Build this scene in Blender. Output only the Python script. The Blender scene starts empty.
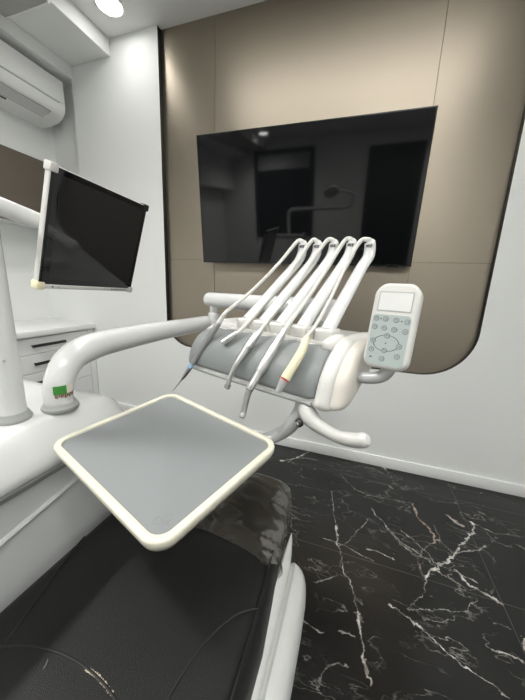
import bpy, bmesh, math, random
from mathutils import Vector, Matrix
random.seed(4)
SC = bpy.context.scene
COL = SC.collection
PI = math.pi

# ------------------------------------------------------------------ materials
def mat(name, col, rough=.5, metal=0., bump=None, emit=None, coat=0., spec=.5, vary=None):
    m = bpy.data.materials.new(name); m.use_nodes = True
    nt = m.node_tree; b = nt.nodes['Principled BSDF']
    b.inputs['Base Color'].default_value = (*col, 1)
    b.inputs['Roughness'].default_value = rough
    b.inputs['Metallic'].default_value = metal
    b.inputs['Coat Weight'].default_value = coat
    b.inputs['Specular IOR Level'].default_value = spec
    if emit:
        b.inputs['Emission Color'].default_value = (*emit[0], 1)
        b.inputs['Emission Strength'].default_value = emit[1]
    if bump or vary:
        tc = nt.nodes.new('ShaderNodeTexCoord')
    if bump:
        scale, strength, kind = bump
        if kind == 'vor':
            t = nt.nodes.new('ShaderNodeTexVoronoi'); t.feature = 'DISTANCE_TO_EDGE'; o = t.outputs['Distance']
        else:
            t = nt.nodes.new('ShaderNodeTexNoise'); t.inputs['Detail'].default_value = 3; o = t.outputs[0]
        t.inputs['Scale'].default_value = scale
        bp = nt.nodes.new('ShaderNodeBump'); bp.inputs['Strength'].default_value = strength
        bp.inputs['Distance'].default_value = .002
        nt.links.new(tc.outputs['Object'], t.inputs['Vector'])
        nt.links.new(o, bp.inputs['Height']); nt.links.new(bp.outputs[0], b.inputs['Normal'])
    if vary:
        scale, amt = vary
        t = nt.nodes.new('ShaderNodeTexNoise'); t.inputs['Scale'].default_value = scale; t.inputs['Detail'].default_value = 4
        nt.links.new(tc.outputs['Object'], t.inputs['Vector'])
        mx = nt.nodes.new('ShaderNodeMix'); mx.data_type = 'RGBA'
        mx.inputs['A'].default_value = (*[c*(1-amt) for c in col], 1)
        mx.inputs['B'].default_value = (*[min(1, c*(1+amt)) for c in col], 1)
        nt.links.new(t.outputs[0], mx.inputs['Factor']); nt.links.new(mx.outputs['Result'], b.inputs['Base Color'])
    return m

M = {}
M['wall'] = mat('wall paint', (.80, .815, .80), .55, vary=(1.5, .012))
M['ceil'] = mat('ceiling paint', (.82, .825, .81), .7, vary=(1.5, .012))
M['trim'] = mat('trim paint', (.83, .84, .83), .4, vary=(2, .01))
M['reveal'] = mat('dark reveal', (.012, .011, .010), .5, vary=(8, .1))
M['edge'] = mat('white edge', (.85, .85, .84), .35, vary=(4, .01))
M['white'] = mat('white enamel', (.655, .665, .655), .22, coat=.25, vary=(6, .015))
M['white_pl'] = mat('white plastic', (.635, .63, .605), .32, vary=(6, .02))
M['ivory'] = mat('ivory plastic', (.64, .605, .55), .35, vary=(8, .03))
M['cream'] = mat('cream rim', (.64, .62, .515), .35, vary=(10, .02))
M['aged'] = mat('aged ivory', (.78, .72, .50), .35, vary=(30, .03))
M['mat'] = mat('grey silicone', (.198, .211, .214), .62, bump=(60, .05, 'n'), vary=(6, .03))
M['pad'] = mat('grey pad', (.205, .22, .22), .45, bump=(400, .05, 'n'), vary=(12, .03))
M['greyrub'] = mat('grey rubber', (.34, .35, .34), .5, vary=(12, .04))
M['side'] = mat('light grey panel', (.60, .62, .615), .45, vary=(4, .02))
M['greytrim'] = mat('grey trim', (.30, .31, .31), .5, vary=(12, .03))
M['steel'] = mat('satin steel', (.74, .74, .73), .30, 1., vary=(40, .05))
M['steel_d'] = mat('dark steel', (.46, .46, .46), .32, 1., vary=(40, .06))
M['emboss'] = mat('embossed grey', (.185, .198, .20), .6, vary=(6, .03))
M['satin'] = mat('satin alloy', (.66, .67, .67), .36, .85, vary=(14, .03))
M['silver'] = mat('silver paint', (.52, .53, .53), .36, .25, vary=(14, .03))
M['blue'] = mat('pale blue band', (.30, .47, .66), .4, vary=(60, .1))
M['red'] = mat('red ring', (.65, .12, .10), .4, vary=(60, .1))
M['hose'] = mat('hose', (.66, .655, .62), .42, vary=(30, .03))
M['black'] = mat('black satin', (.012, .012, .013), .35, vary=(20, .15))
M['ink'] = mat('dark print', (.04, .045, .045), .6, vary=(60, .1))
M['inkgrey'] = mat('grey print', (.13, .14, .14), .6, vary=(60, .05))
M['screen'] = mat('black glass', (.006, .006, .007), .04, spec=.55, vary=(3, .1))
M['screen2'] = mat('display area', (.020, .020, .021), .06, spec=.5, vary=(3, .1))
M['tvglass'] = mat('television glass', (.004, .0045, .005), .05, spec=.5, vary=(3, .1))
M['bezel'] = mat('black bezel', (.008, .008, .009), .25, vary=(10, .1))
M['leather'] = mat('black leather', (.0085, .0088, .0088), .50, spec=.32, bump=(420, .35, 'vor'), vary=(5, .08))
M['seam'] = mat('seam thread', (.006, .006, .006), .6, vary=(40, .1))
M['foam'] = mat('exposed foam', (.52, .46, .34), .9, bump=(300, 1., 'n'), vary=(120, .3))
M['rail'] = mat('white shell', (.66, .67, .66), .3, vary=(5, .015))
M['cab'] = mat('cabinet lacquer', (.78, .79, .785), .4, vary=(3, .01))
M['top'] = mat('worktop', (.82, .825, .82), .35, vary=(6, .01))
M['brown'] = mat('brown laminate', (.135, .110, .085), .4, vary=(8, .05))
M['gold'] = mat('satin gold edge', (.55, .45, .26), .35, .8, vary=(20, .04))
M['ac'] = mat('conditioner plastic', (.79, .80, .79), .35, vary=(5, .01))
M['acgrey'] = mat('conditioner flap', (.60, .61, .60), .4, vary=(5, .01))
M['sgreen'] = mat('green sticker', (.045, .26, .035), .5, vary=(40, .08))
M['swhite'] = mat('pale sticker', (.72, .68, .60), .5, vary=(60, .08))
M['sbrown'] = mat('brown print', (.20, .13, .09), .6, vary=(150, .5))
M['keypad'] = mat('keypad film', (.40, .455, .445), .42, vary=(20, .02))
M['button'] = mat('keypad button', (.33, .375, .37), .45, vary=(40, .03))
M['lcd'] = mat('lcd display', (.70, .71, .69), .25, vary=(40, .05))
M['lcdrim'] = mat('lcd rim', (.42, .42, .40), .5, vary=(20, .03))
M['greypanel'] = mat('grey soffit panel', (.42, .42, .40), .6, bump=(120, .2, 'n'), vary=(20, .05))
M['blind'] = mat('window blind', (.42, .43, .42), .7, vary=(5, .03))
M['night'] = mat('dark window glass', (.02, .022, .024), .08, vary=(2, .1))
M['wframe'] = mat('dark window frame', (.02, .02, .022), .5, vary=(6, .05))
M['doordark'] = mat('dark door', (.008, .009, .010), .5, vary=(4, .1))
M['lamp'] = mat('lamp diffuser', (.9, .9, .9), .5, emit=((1, .985, .95), 12.), vary=(4, .01))
M['led2'] = mat('soft panel diffuser', (.9, .9, .9), .5, emit=((1, .985, .955), 6.2), vary=(4, .01))  # glow of the panel added in front of the bronze wall
M['led'] = mat('panel diffuser', (.9, .9, .9), .5, emit=((1, .985, .955), 9.), vary=(4, .01))  # glow of the fill panel added behind the camera

def metal_panel():
    m = bpy.data.materials.new('brushed bronze metal'); m.use_nodes = True
    nt = m.node_tree; b = nt.nodes['Principled BSDF']
    tc = nt.nodes.new('ShaderNodeTexCoord'); mp = nt.nodes.new('ShaderNodeMapping')
    mp.inputs['Scale'].default_value = (1.2, 1, 90)
    n = nt.nodes.new('ShaderNodeTexNoise'); n.inputs['Scale'].default_value = 14; n.inputs['Detail'].default_value = 4
    mx = nt.nodes.new('ShaderNodeMix'); mx.data_type = 'RGBA'
    mx.inputs['A'].default_value = (.325, .285, .230, 1); mx.inputs['B'].default_value = (.375, .33, .268, 1)
    bp = nt.nodes.new('ShaderNodeBump'); bp.inputs['Strength'].default_value = .06; bp.inputs['Distance'].default_value = .001
    L = nt.links.new
    L(tc.outputs['Object'], mp.inputs[0]); L(mp.outputs[0], n.inputs[0]); L(n.outputs[0], mx.inputs['Factor'])
    L(mx.outputs['Result'], b.inputs['Base Color']); L(n.outputs[0], bp.inputs['Height']); L(bp.outputs[0], b.inputs['Normal'])
    b.inputs['Metallic'].default_value = 1.; b.inputs['Roughness'].default_value = .40
    tn = nt.nodes.new('ShaderNodeTangent'); tn.direction_type = 'RADIAL'; tn.axis = 'Z'
    L(tn.outputs[0], b.inputs['Tangent']); b.inputs['Anisotropic'].default_value = .55; b.inputs['Anisotropic Rotation'].default_value = .25
    return m
M['bronze'] = metal_panel()

VEINS = [([(-0.043, 1.563), (0.006, 1.314), (0.031, 1.176), (0.059, 1.073), (0.094, 1.006), (0.122, 0.923), (0.122, 0.859), (0.139, 0.807), (0.141, 0.751), (0.15, 0.731)], 0.0035, 0.55, 0), ([(0.001, 1.312), (0.031, 1.176)], 0.006, 1, 0), ([(0.122, 0.923), (0.122, 0.859)], 0.006, 1, 0), ([(0.138, 0.801), (0.141, 0.751), (0.15, 0.731)], 0.007, 1, 0.3), ([(0.387, 1.159), (0.456, 1.252), (0.54, 1.336), (0.615, 1.444), (0.676, 1.518), (0.69, 1.591)], 0.008, 1, 0), ([(0.30, 1.33), (0.39, 1.27), (0.47, 1.21), (0.56, 1.17)], .003, .6, 0), ([(0.33, 1.40), (0.42, 1.30), (0.44, 1.22)], .003, .6, .3), ([(0.456, 1.252), (0.52, 1.25), (0.60, 1.22)], .004, .7, 0), ([(0.54, 1.336), (0.50, 1.40), (0.49, 1.50)], .003, .5, .4), ([(0.39, 1.16), (0.36, 1.08), (0.30, 1.0)], .003, .4, 0), ([(-0.05, 1.21), (0.06, 1.20), (0.18, 1.16)], .003, .5, 0), ([(0.03, 1.18), (0.10, 1.28), (0.16, 1.42)], .003, .45, 0), ([(0.0, 1.75), (0.10, 1.62), (0.24, 1.60), (0.40, 1.64)], .0025, .45, 0), ([(0.66, 1.60), (0.78, 1.55), (0.95, 1.60)], .003, .45, 0), ([(0.407, 1.635), (0.416, 1.528), (0.461, 1.462), (0.478, 1.392)], 0.009, 0.8, 0.8), ([(0.585, 1.601), (0.637, 1.549)], 0.016, 0.6, 0.4), ([(0.52, 1.261), (0.562, 1.198), (0.655, 1.158)], 0.008, 0.9, 0), ([(0.236, 0.995), (0.323, 0.956), (0.412, 0.901), (0.48, 0.871), (0.557, 0.836)], 0.0035, 0.8, 0), ([(0.555, 0.959), (0.642, 0.954)], 0.005, 0.8, 0), ([(0.181, 1.498), (0.255, 1.389), (0.326, 1.288), (0.383, 1.25)], 0.004, 0.5, 0), ([(-0.412, 1.752), (-0.329, 1.798), (-0.238, 1.93)], 0.008, 0.8, 0), ([(-0.36, 1.75), (-0.30, 1.84), (-0.17, 1.86)], 0.005, 0.6, 0), ([(0.16, 1.225), (0.275, 1.214)], 0.004, 0.6, 0), ([(0.307, 1.006), (0.497, 1.069), (0.572, 1.139)], 0.003, 0.5, 0), ([(-0.08, 0.824), (0.001, 0.814)], 0.004, 0.5, 0), ([(0.061, 0.837), (0.102, 0.836)], 0.005, 0.6, 0), ([(0.009, 0.673), (0.031, 0.724), (0.092, 0.746)], 0.003, 0.35, 0), ([(-0.065, 0.982), (0.04, 1.043)], 0.004, 0.5, 0), ([(0.247, 1.406), (0.361, 1.268), (0.456, 1.252)], 0.004, 0.45, 0), ([(0.597, 1.06), (0.653, 1.063)], 0.003, 0.6, 0), ([(0.679, 1.047), (0.662, 1.001)], 0.006, 0.9, 0), ([(0.498, 1.406), (0.412, 1.321), (0.375, 1.247), (0.387, 1.159)], 0.004, 0.5, 0.7), ([(0.54, 1.336), (0.621, 1.394), (0.721, 1.449)], 0.005, 0.6, 0), ([(0.254, 1.959), (0.283, 1.922)], 0.012, 0.5, 0)]

def marble():
    m = bpy.data.materials.new('black marble tiles'); m.use_nodes = True
    nt = m.node_tree; b = nt.nodes['Principled BSDF']; L = nt.links.new
    tc = nt.nodes.new('ShaderNodeTexCoord')
    def vm(op, a, c=None, s=None):
        n = nt.nodes.new('ShaderNodeVectorMath'); n.operation = op
        for i, v in enumerate((a, c)):
            if v is None: continue
            if isinstance(v, tuple): n.inputs[i].default_value = v
            else: L(v, n.inputs[i])
        if s is not None:
            if isinstance(s, (int, float)): n.inputs['Scale'].default_value = s
            else: L(s, n.inputs['Scale'])
        return n.outputs['Value'] if op in ('DOT_PRODUCT', 'LENGTH') else n.outputs['Vector']
    def ma(op, a, c=None, clamp=False):
        n = nt.nodes.new('ShaderNodeMath'); n.operation = op; n.use_clamp = clamp
        for i, v in enumerate((a, c)):
            if v is None: continue
            if isinstance(v, (int, float)): n.inputs[i].default_value = v
            else: L(v, n.inputs[i])
        return n.outputs[0]
    def noise(vec, scale, detail=4, out=0, rough=.6):
        n = nt.nodes.new('ShaderNodeTexNoise'); n.inputs['Scale'].default_value = scale
        n.inputs['Detail'].default_value = detail; n.inputs['Roughness'].default_value = rough
        L(vec, n.inputs['Vector']); return n.outputs[out]
    P = tc.outputs['Object']
    w1 = vm('SCALE', vm('SUBTRACT', noise(P, 9, 8, 1, .68), (.5, .5, .5)), s=.075)
    w2 = vm('SCALE', vm('SUBTRACT', noise(P, 60, 5, 1), (.5, .5, .5)), s=.016)
    Q = vm('MULTIPLY', vm('ADD', vm('ADD', P, w1), w2), (1, 1, 0))
    wn = noise(P, 26, 5)                       # breaks the veins up along their length
    wmod = ma('MULTIPLY', ma('SUBTRACT', wn, .30), 3.2, True)
    wid = ma('ADD', ma('MULTIPLY', ma('SUBTRACT', noise(P, 38, 4), .38), 2.6, True), .22)
    white = None; brown = None; last = None
    for pts, w, st, br in VEINS:
        best = None
        for a, c in zip(pts, pts[1:]):
            d = (c[0]-a[0], c[1]-a[1]); l2 = d[0]**2+d[1]**2
            q = Q
            if last is not None:       # chained so that the veins are evaluated one after another
                mad = nt.nodes.new('ShaderNodeVectorMath'); mad.operation = 'MULTIPLY_ADD'
                L(last, mad.inputs[0]); mad.inputs[1].default_value = (1e-9, 1e-9, 0); L(Q, mad.inputs[2]); q = mad.outputs[0]
            pa = vm('SUBTRACT', q, (a[0], a[1], 0))
            t = ma('MULTIPLY', vm('DOT_PRODUCT', pa, (d[0]/l2, d[1]/l2, 0)), 1., True)
            dist = vm('LENGTH', vm('SUBTRACT', pa, vm('SCALE', (d[0], d[1], 0), s=t)))
            last = dist
            best = dist if best is None else ma('MINIMUM', best, dist)
        k = ma('SUBTRACT', 1., ma('DIVIDE', best, ma('MULTIPLY', wid, w*1.3)), True)
        k = ma('MULTIPLY', ma('MULTIPLY', k, 1.7, True), st)
        white = k if white is None else ma('MAXIMUM', white, k)
        if br:
            kb = ma('MULTIPLY', k, br)
            brown = kb if brown is None else ma('MAXIMUM', brown, kb)
    white = ma('MULTIPLY', white, wmod)
    # fine random veins
    def ridge(vec, sc, width, detail=5):
        r = ma('ABSOLUTE', ma('SUBTRACT', noise(vec, sc, detail, rough=.55), .5))
        return ma('SUBTRACT', 1., ma('DIVIDE', r, width), True)
    mp = nt.nodes.new('ShaderNodeMapping'); mp.inputs['Rotation'].default_value = (0, 0, .7); mp.inputs['Scale'].default_value = (1., 2.0, 1)
    L(P, mp.inputs[0])
    mask = ma('MULTIPLY', ma('SUBTRACT', noise(P, 3.2, 4), .44), 4.5, True)
    f1 = ma('MULTIPLY', ridge(mp.outputs[0], 2.3, .006, 7), mask)
    mask2 = ma('MULTIPLY', ma('SUBTRACT', noise(vm('ADD', P, (7.3, 2.1, 0)), 4.5, 4), .48), 4., True)
    mp2 = nt.nodes.new('ShaderNodeMapping'); mp2.inputs['Rotation'].default_value = (0, 0, -.55); mp2.inputs['Scale'].default_value = (.75, 2.6, 1)
    L(vm('ADD', P, (3.1, 9.7, 0)), mp2.inputs[0])
    f2 = ma('MULTIPLY', ridge(mp2.outputs[0], 3.4, .007, 7), mask2)
    fine = ma('MAXIMUM', ma('MULTIPLY', f1, .55), ma('MULTIPLY', f2, .42))
    fine = ma('MULTIPLY', fine, wmod)
    tot = ma('MAXIMUM', white, fine)
    cloud = noise(P, 2.6, 6)
    base = nt.nodes.new('ShaderNodeMix'); base.data_type = 'RGBA'
    base.inputs['A'].default_value = (.005, .005, .005, 1); base.inputs['B'].default_value = (.018, .0175, .0165, 1)
    L(ma('MULTIPLY', ma('SUBTRACT', cloud, .3), 2.2, True), base.inputs['Factor'])
    vcol = nt.nodes.new('ShaderNodeMix'); vcol.data_type = 'RGBA'
    vcol.inputs['A'].default_value = (.74, .72, .67, 1); vcol.inputs['B'].default_value = (.46, .25, .12, 1)
    L(brown, vcol.inputs['Factor'])
    mx = nt.nodes.new('ShaderNodeMix'); mx.data_type = 'RGBA'
    L(tot, mx.inputs['Factor']); L(base.outputs['Result'], mx.inputs['A']); L(vcol.outputs['Result'], mx.inputs['B'])
    # tile joints (1.2 x 0.6 m)
    sp = nt.nodes.new('ShaderNodeSeparateXYZ'); L(P, sp.inputs[0])
    def joint(v, off, size):
        f = ma('ABSOLUTE', ma('SUBTRACT', ma('FRACT', ma('DIVIDE', ma('SUBTRACT', v, off-size/2+size*40), size)), .5))
        return ma('LESS_THAN', f, .0011/size)
    j = ma('MAXIMUM', joint(sp.outputs[0], .66, 1.2), joint(sp.outputs[1], 1.16, .6))
    mj = nt.nodes.new('ShaderNodeMix'); mj.data_type = 'RGBA'
    mj.inputs['B'].default_value = (.085, .085, .08, 1)
    L(j, mj.inputs['Factor']); L(mx.outputs['Result'], mj.inputs['A'])
    L(mj.outputs['Result'], b.inputs['Base Color'])
    b.inputs['Roughness'].default_value = .24; b.inputs['Specular IOR Level'].default_value = .42
    return m
M['marble'] = marble()

def cover_mat(name, col, fac):
    m = bpy.data.materials.new(name); m.use_nodes = True
    nt = m.node_tree; L = nt.links.new
    for n in list(nt.nodes): nt.nodes.remove(n)
    out = nt.nodes.new('ShaderNodeOutputMaterial'); tr = nt.nodes.new('ShaderNodeBsdfTransparent')
    tr.inputs[0].default_value = (.93, .91, .88, 1)
    pr = nt.nodes.new('ShaderNodeBsdfPrincipled'); pr.inputs['Base Color'].default_value = (*col, 1)
    pr.inputs['Roughness'].default_value = .10; pr.inputs['Specular IOR Level'].default_value = 1.
    tc = nt.nodes.new('ShaderNodeTexCoord'); n = nt.nodes.new('ShaderNodeTexNoise'); n.inputs['Scale'].default_value = 9
    n.inputs['Detail'].default_value = 2; n.inputs['Distortion'].default_value = .8
    bp = nt.nodes.new('ShaderNodeBump'); bp.inputs['Strength'].default_value = .35; bp.inputs['Distance'].default_value = .012
    L(tc.outputs['Object'], n.inputs[0]); L(n.outputs[0], bp.inputs['Height']); L(bp.outputs[0], pr.inputs['Normal'])
    mx = nt.nodes.new('ShaderNodeMixShader'); mx.inputs[0].default_value = fac
    L(tr.outputs[0], mx.inputs[1]); L(pr.outputs[0], mx.inputs[2]); L(mx.outputs[0], out.inputs[0])
    return m
M['film'] = cover_mat('clear plastic film', (.075, .068, .058), .50)
M['film_edge'] = cover_mat('milky film seam', (.27, .265, .245), .48)

# ------------------------------------------------------------------ mesh helpers (all in world coordinates)
ORG = {}
def link_mesh(name, bm, mats, parent=None, smooth=40):
    if not isinstance(mats, (list, tuple)): mats = [mats]
    bmesh.ops.remove_doubles(bm, verts=bm.verts, dist=1e-6)
    bmesh.ops.recalc_face_normals(bm, faces=bm.faces)
    o0 = ORG.get(parent.name, Vector()) if parent else None
    if parent is None:
        xs = [v.co for v in bm.verts]
        lo = Vector(min(c[i] for c in xs) for i in range(3)); hi = Vector(max(c[i] for c in xs) for i in range(3))
        o0 = Vector(((lo.x+hi.x)/2, (lo.y+hi.y)/2, lo.z))
    bmesh.ops.translate(bm, verts=bm.verts, vec=-o0)
    me = bpy.data.meshes.new(name); bm.to_mesh(me); bm.free()
    for m in mats: me.materials.append(m)
    if smooth:
        for p in me.polygons: p.use_smooth = True
        me.set_sharp_from_angle(angle=math.radians(smooth))
    o = bpy.data.objects.new(name, me); COL.objects.link(o)
    if parent: o.parent = parent; ORG[o.name] = o0
    else: o.location = o0; ORG[o.name] = o0
    return o
def thing(name, label, cat, loc, group=None):
    o = bpy.data.objects.new(name, None); COL.objects.link(o); o.location = loc
    o.empty_display_size = .05
    o['label'] = label; o['category'] = cat
    if group: o['group'] = group
    ORG[o.name] = Vector(loc); return o
def tag(o, label, cat, group=None):
    o['label'] = label; o['category'] = cat
    if group: o['group'] = group
    return o
def struct(name, bm, m, smooth=30):
    o = link_mesh(name, bm, m, None, smooth); o['kind'] = 'structure'
    o['label'] = STRUCT.get(name, name.replace('_', ' ')); o['category'] = STRUCT_C.get(name, name.split('_')[0]); return o
STRUCT = {}; STRUCT_C = {}
def NB(): return bmesh.new()
def merge(dst, src, mtx=None, mi=None):
    if mtx is not None: bmesh.ops.transform(src, matrix=mtx, verts=src.verts)
    if mi is not None:
        for f in src.faces: f.material_index = mi
    me = bpy.data.meshes.new('tmp'); src.to_mesh(me); src.free(); dst.from_mesh(me); bpy.data.meshes.remove(me)
    return dst
def box(x0, y0, z0, x1, y1, z1, bev=0, seg=2, mtx=None, bm=None, mi=0):
    b = bmesh.new(); bmesh.ops.create_cube(b, size=1)
    for v in b.verts:
        v.co = Vector(((x0+x1)/2+v.co.x*(x1-x0), (y0+y1)/2+v.co.y*(y1-y0), (z0+z1)/2+v.co.z*(z1-z0)))
    if bev: bmesh.ops.bevel(b, geom=list(b.edges), offset=bev, segments=seg, profile=.5, affect='EDGES')
    return merge(bm if bm is not None else bmesh.new(), b, mtx, mi)
def catmull(pts, n=8, closed=False):
    P = [Vector(p) for p in pts]; out = []; N = len(P)
    rng = range(N) if closed else range(N-1)
    for i in rng:
        p1 = P[i]; p2 = P[(i+1) % N]
        p0 = P[i-1] if (closed or i > 0) else p1*2-p2
        p3 = P[(i+2) % N] if (closed or i+2 < N) else p2*2-p1
        for k in range(n):
            t = k/n
            out.append(.5*((2*p1)+(p2-p0)*t+(2*p0-5*p1+4*p2-p3)*t*t+(3*p1-p0-3*p2+p3)*t**3))
    if not closed: out.append(P[-1])
    return out
def lerp_r(rs, n):
    out = []; N = len(rs)
    for i in range(N-1):
        for k in range(n): out.append(rs[i]+(rs[i+1]-rs[i])*k/n)
    out.append(rs[-1]); return out
def tube(pts, r, seg=14, flat=None, up=None, cap=True, bm=None, mtx=None, mi=0):
    """swept tube; r number or list; flat = (a,b) multipliers of the two cross axes"""
    b = bmesh.new(); P = [Vector(p) for p in pts]; n = len(P)
    R = r if isinstance(r, (list, tuple)) else [r]*n
    T = []
    for i in range(n):
        t = P[min(i+1, n-1)]-P[max(i-1, 0)]; T.append(t.normalized())
    ref = Vector(up) if up else (Vector((0, 0, 1)) if abs(T[0].z) < .9 else Vector((1, 0, 0)))
    N = (ref-T[0]*ref.dot(T[0])).normalized(); rings = []
    for i in range(n):
        if up: N = (Vector(up)-T[i]*Vector(up).dot(T[i])).normalized()
        else: N = (N-T[i]*N.dot(T[i])).normalized()
        B = T[i].cross(N); fa, fb = flat or (1, 1)
        rings.append([b.verts.new(P[i]+(N*math.cos(a)*fa+B*math.sin(a)*fb)*R[i]) for a in [2*PI*k/seg for k in range(seg)]])
    for i in range(n-1):
        for k in range(seg):
            b.faces.new((rings[i][k], rings[i][(k+1) % seg], rings[i+1][(k+1) % seg], rings[i+1][k]))
    if cap: b.faces.new(rings[0][::-1]); b.faces.new(rings[-1])
    return merge(bm if bm is not None else bmesh.new(), b, mtx, mi)
def lathe(p, axis, prof, seg=28, bm=None, mi=0):
    """prof: list of (distance along axis, radius)"""
    p = Vector(p); ax = Vector(axis).normalized(); b = bmesh.new()
    q = ax.orthogonal().normalized(); s = ax.cross(q); rings = []
    for d, r in prof:
        rings.append([b.verts.new(p+ax*d+(q*math.cos(2*PI*k/seg)+s*math.sin(2*PI*k/seg))*max(r, 1e-5)) for k in range(seg)])
    for i in range(len(prof)-1):
        for k in range(seg):
            b.faces.new((rings[i][k], rings[i][(k+1) % seg], rings[i+1][(k+1) % seg], rings[i+1][k]))
    b.faces.new(rings[0][::-1]); b.faces.new(rings[-1])
    return merge(bm if bm is not None else bmesh.new(), b, None, mi)
def cyl(p, q, r, seg=24, bev=0, bm=None, mi=0):
    p = Vector(p); q = Vector(q); l = (q-p).length
    pr = [(0, r-bev), (bev*.3, r-bev*.3), (bev, r), (l-bev, r), (l-bev*.3, r-bev*.3), (l, r-bev)] if bev else [(0, r), (l, r)]
    return lathe(p, q-p, pr, seg, bm, mi)
def rrect(w, h, r, n=6):
    """rounded rectangle outline, r number or (tr, tl, bl, br)"""
    rs = r if isinstance(r, (tuple, list)) else (r,)*4; out = []
    for (sx, sy, a0), rr in zip(((1, 1, 0), (-1, 1, PI/2), (-1, -1, PI), (1, -1, 1.5*PI)), rs):
        cx, cy = sx*(w/2-rr), sy*(h/2-rr)
        for k in range(n+1):
            a = a0+PI/2*k/n; out.append((cx+rr*math.cos(a), cy+rr*math.sin(a)))
    return out
def prism(outline, z0, z1, bev=0, mtx=None, bm=None, mi=0, seg=3):
    b = bmesh.new()
    lo = [b.verts.new((x, y, z0)) for x, y in outline]; hi = [b.verts.new((x, y, z1)) for x, y in outline]; n = len(lo)
    fb = b.faces.new(lo[::-1]); ft = b.faces.new(hi)
    for k in range(n): b.faces.new((lo[k], lo[(k+1) % n], hi[(k+1) % n], hi[k]))
    if bev:
        bmesh.ops.bevel(b, geom=list(fb.edges)+list(ft.edges), offset=bev, segments=seg, profile=.5, affect='EDGES', clamp_overlap=True)
    return merge(bm if bm is not None else bmesh.new(), b, mtx, mi)
def loft(rings, cap=True, bm=None, mi=0, mtx=None, closed=True):
    b = bmesh.new(); R = [[b.verts.new(p) for p in r] for r in rings]; n = len(R[0])
    for i in range(len(R)-1):
        for k in range(n if closed else n-1):
            b.faces.new((R[i][k], R[i][(k+1) % n], R[i+1][(k+1) % n], R[i+1][k]))
    if cap: b.faces.new(R[0][::-1]); b.faces.new(R[-1])
    return merge(bm if bm is not None else bmesh.new(), b, mtx, mi)
def frame(o, x, y, z=None):
    x = Vector(x).normalized(); y = Vector(y); y = (y-x*y.dot(x)).normalized(); z = x.cross(y)
    m = Matrix((x, y, z)).transposed().to_4x4(); m.translation = Vector(o); return m

# ------------------------------------------------------------------ room
CEIL = 2.835; WY = 1.95; XL, XR, YB = -2.82, 1.9, -2.35
STRUCT.update(floor='black polished marble tile floor with white and brown veins', ceiling='white painted ceiling with round downlights',
  wall_back='white wall around the bronze metal recess', wall_left='white backsplash wall behind the worktop', wall_right='white right wall out of frame',
  wall_front='white wall behind the camera', wall_niche='white end wall beside the worktop', trim_1='brushed bronze metal wall cladding behind the television',
  trim_2='white dropped ceiling soffit running along the left wall', trim_3='white bulkhead above the air conditioner', trim_4='white upper wall panel that the air conditioner hangs on',
  trim_5='grey textured soffit panel at the top left corner', baseboard_back='white baseboard under the television wall', window_1='dark window with a half raised blind behind the camera', door_1='dark door behind the camera')
STRUCT_C.update(trim_1='wall cladding', trim_2='soffit', trim_3='bulkhead', trim_4='wall panel', trim_5='soffit panel')
struct('floor', box(XL-.1, YB-.1, -.08, XR+.1, 2.1, 0), M['marble'])
bpy.data.objects['floor'].data.transform(Matrix.Translation((bpy.data.objects['floor'].location.x, bpy.data.objects['floor'].location.y, bpy.data.objects['floor'].location.z)))
bpy.data.objects['floor'].location = (0, 0, 0)
struct('ceiling', box(XL-.1, YB-.1, CEIL, XR+.1, 2.1, CEIL+.08), M['ceil'])
struct('wall_left', box(XL-.1, YB-.1, 0, XL, 2.1, CEIL), M['wall'])
struct('wall_right', box(XR, YB-.1, 0, XR+.1, 2.1, CEIL), M['wall'])
struct('wall_front', box(XL, YB-.1, 0, XR, YB, CEIL), M['wall'])
struct('wall_niche', box(XL, 2.0, 0, -2.25, 2.1, CEIL), M['wall'])
# television wall: U-shaped leaf round a 4 cm deep recess
def opening(dx=0.):
    l, r, zb, rl, rr = -1.462-dx, .675+dx, .682-dx, .215+dx, .285+dx
    pts = [(r, CEIL)]
    for k in range(15):
        a = -PI/2*k/14; pts.append((r-rr+rr*math.cos(a), zb+rr+rr*math.sin(a)))
    for k in range(15):
        a = -PI/2-PI/2*k/14; pts.append((l+rl+rl*math.cos(a), zb+rl+rl*math.sin(a)))
    pts.append((l, CEIL)); return pts
op = opening()
outl = [(-2.25, CEIL), (-2.25, 0), (XR, 0), (XR, CEIL)] + op
b = bmesh.new()
f = [b.verts.new((x, WY, z)) for x, z in outl]; g = [b.verts.new((x, WY+.05, z)) for x, z in outl]; n = len(f)
b.faces.new(f); b.faces.new(g[::-1])
for k in range(n):
    fc = b.faces.new((f[k], f[(k+1) % n], g[(k+1) % n], g[k]))
    if 4 <= k < n-1: fc.material_index = 1
struct('wall_back', b, [M['wall'], M['reveal']], smooth=20)
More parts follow.
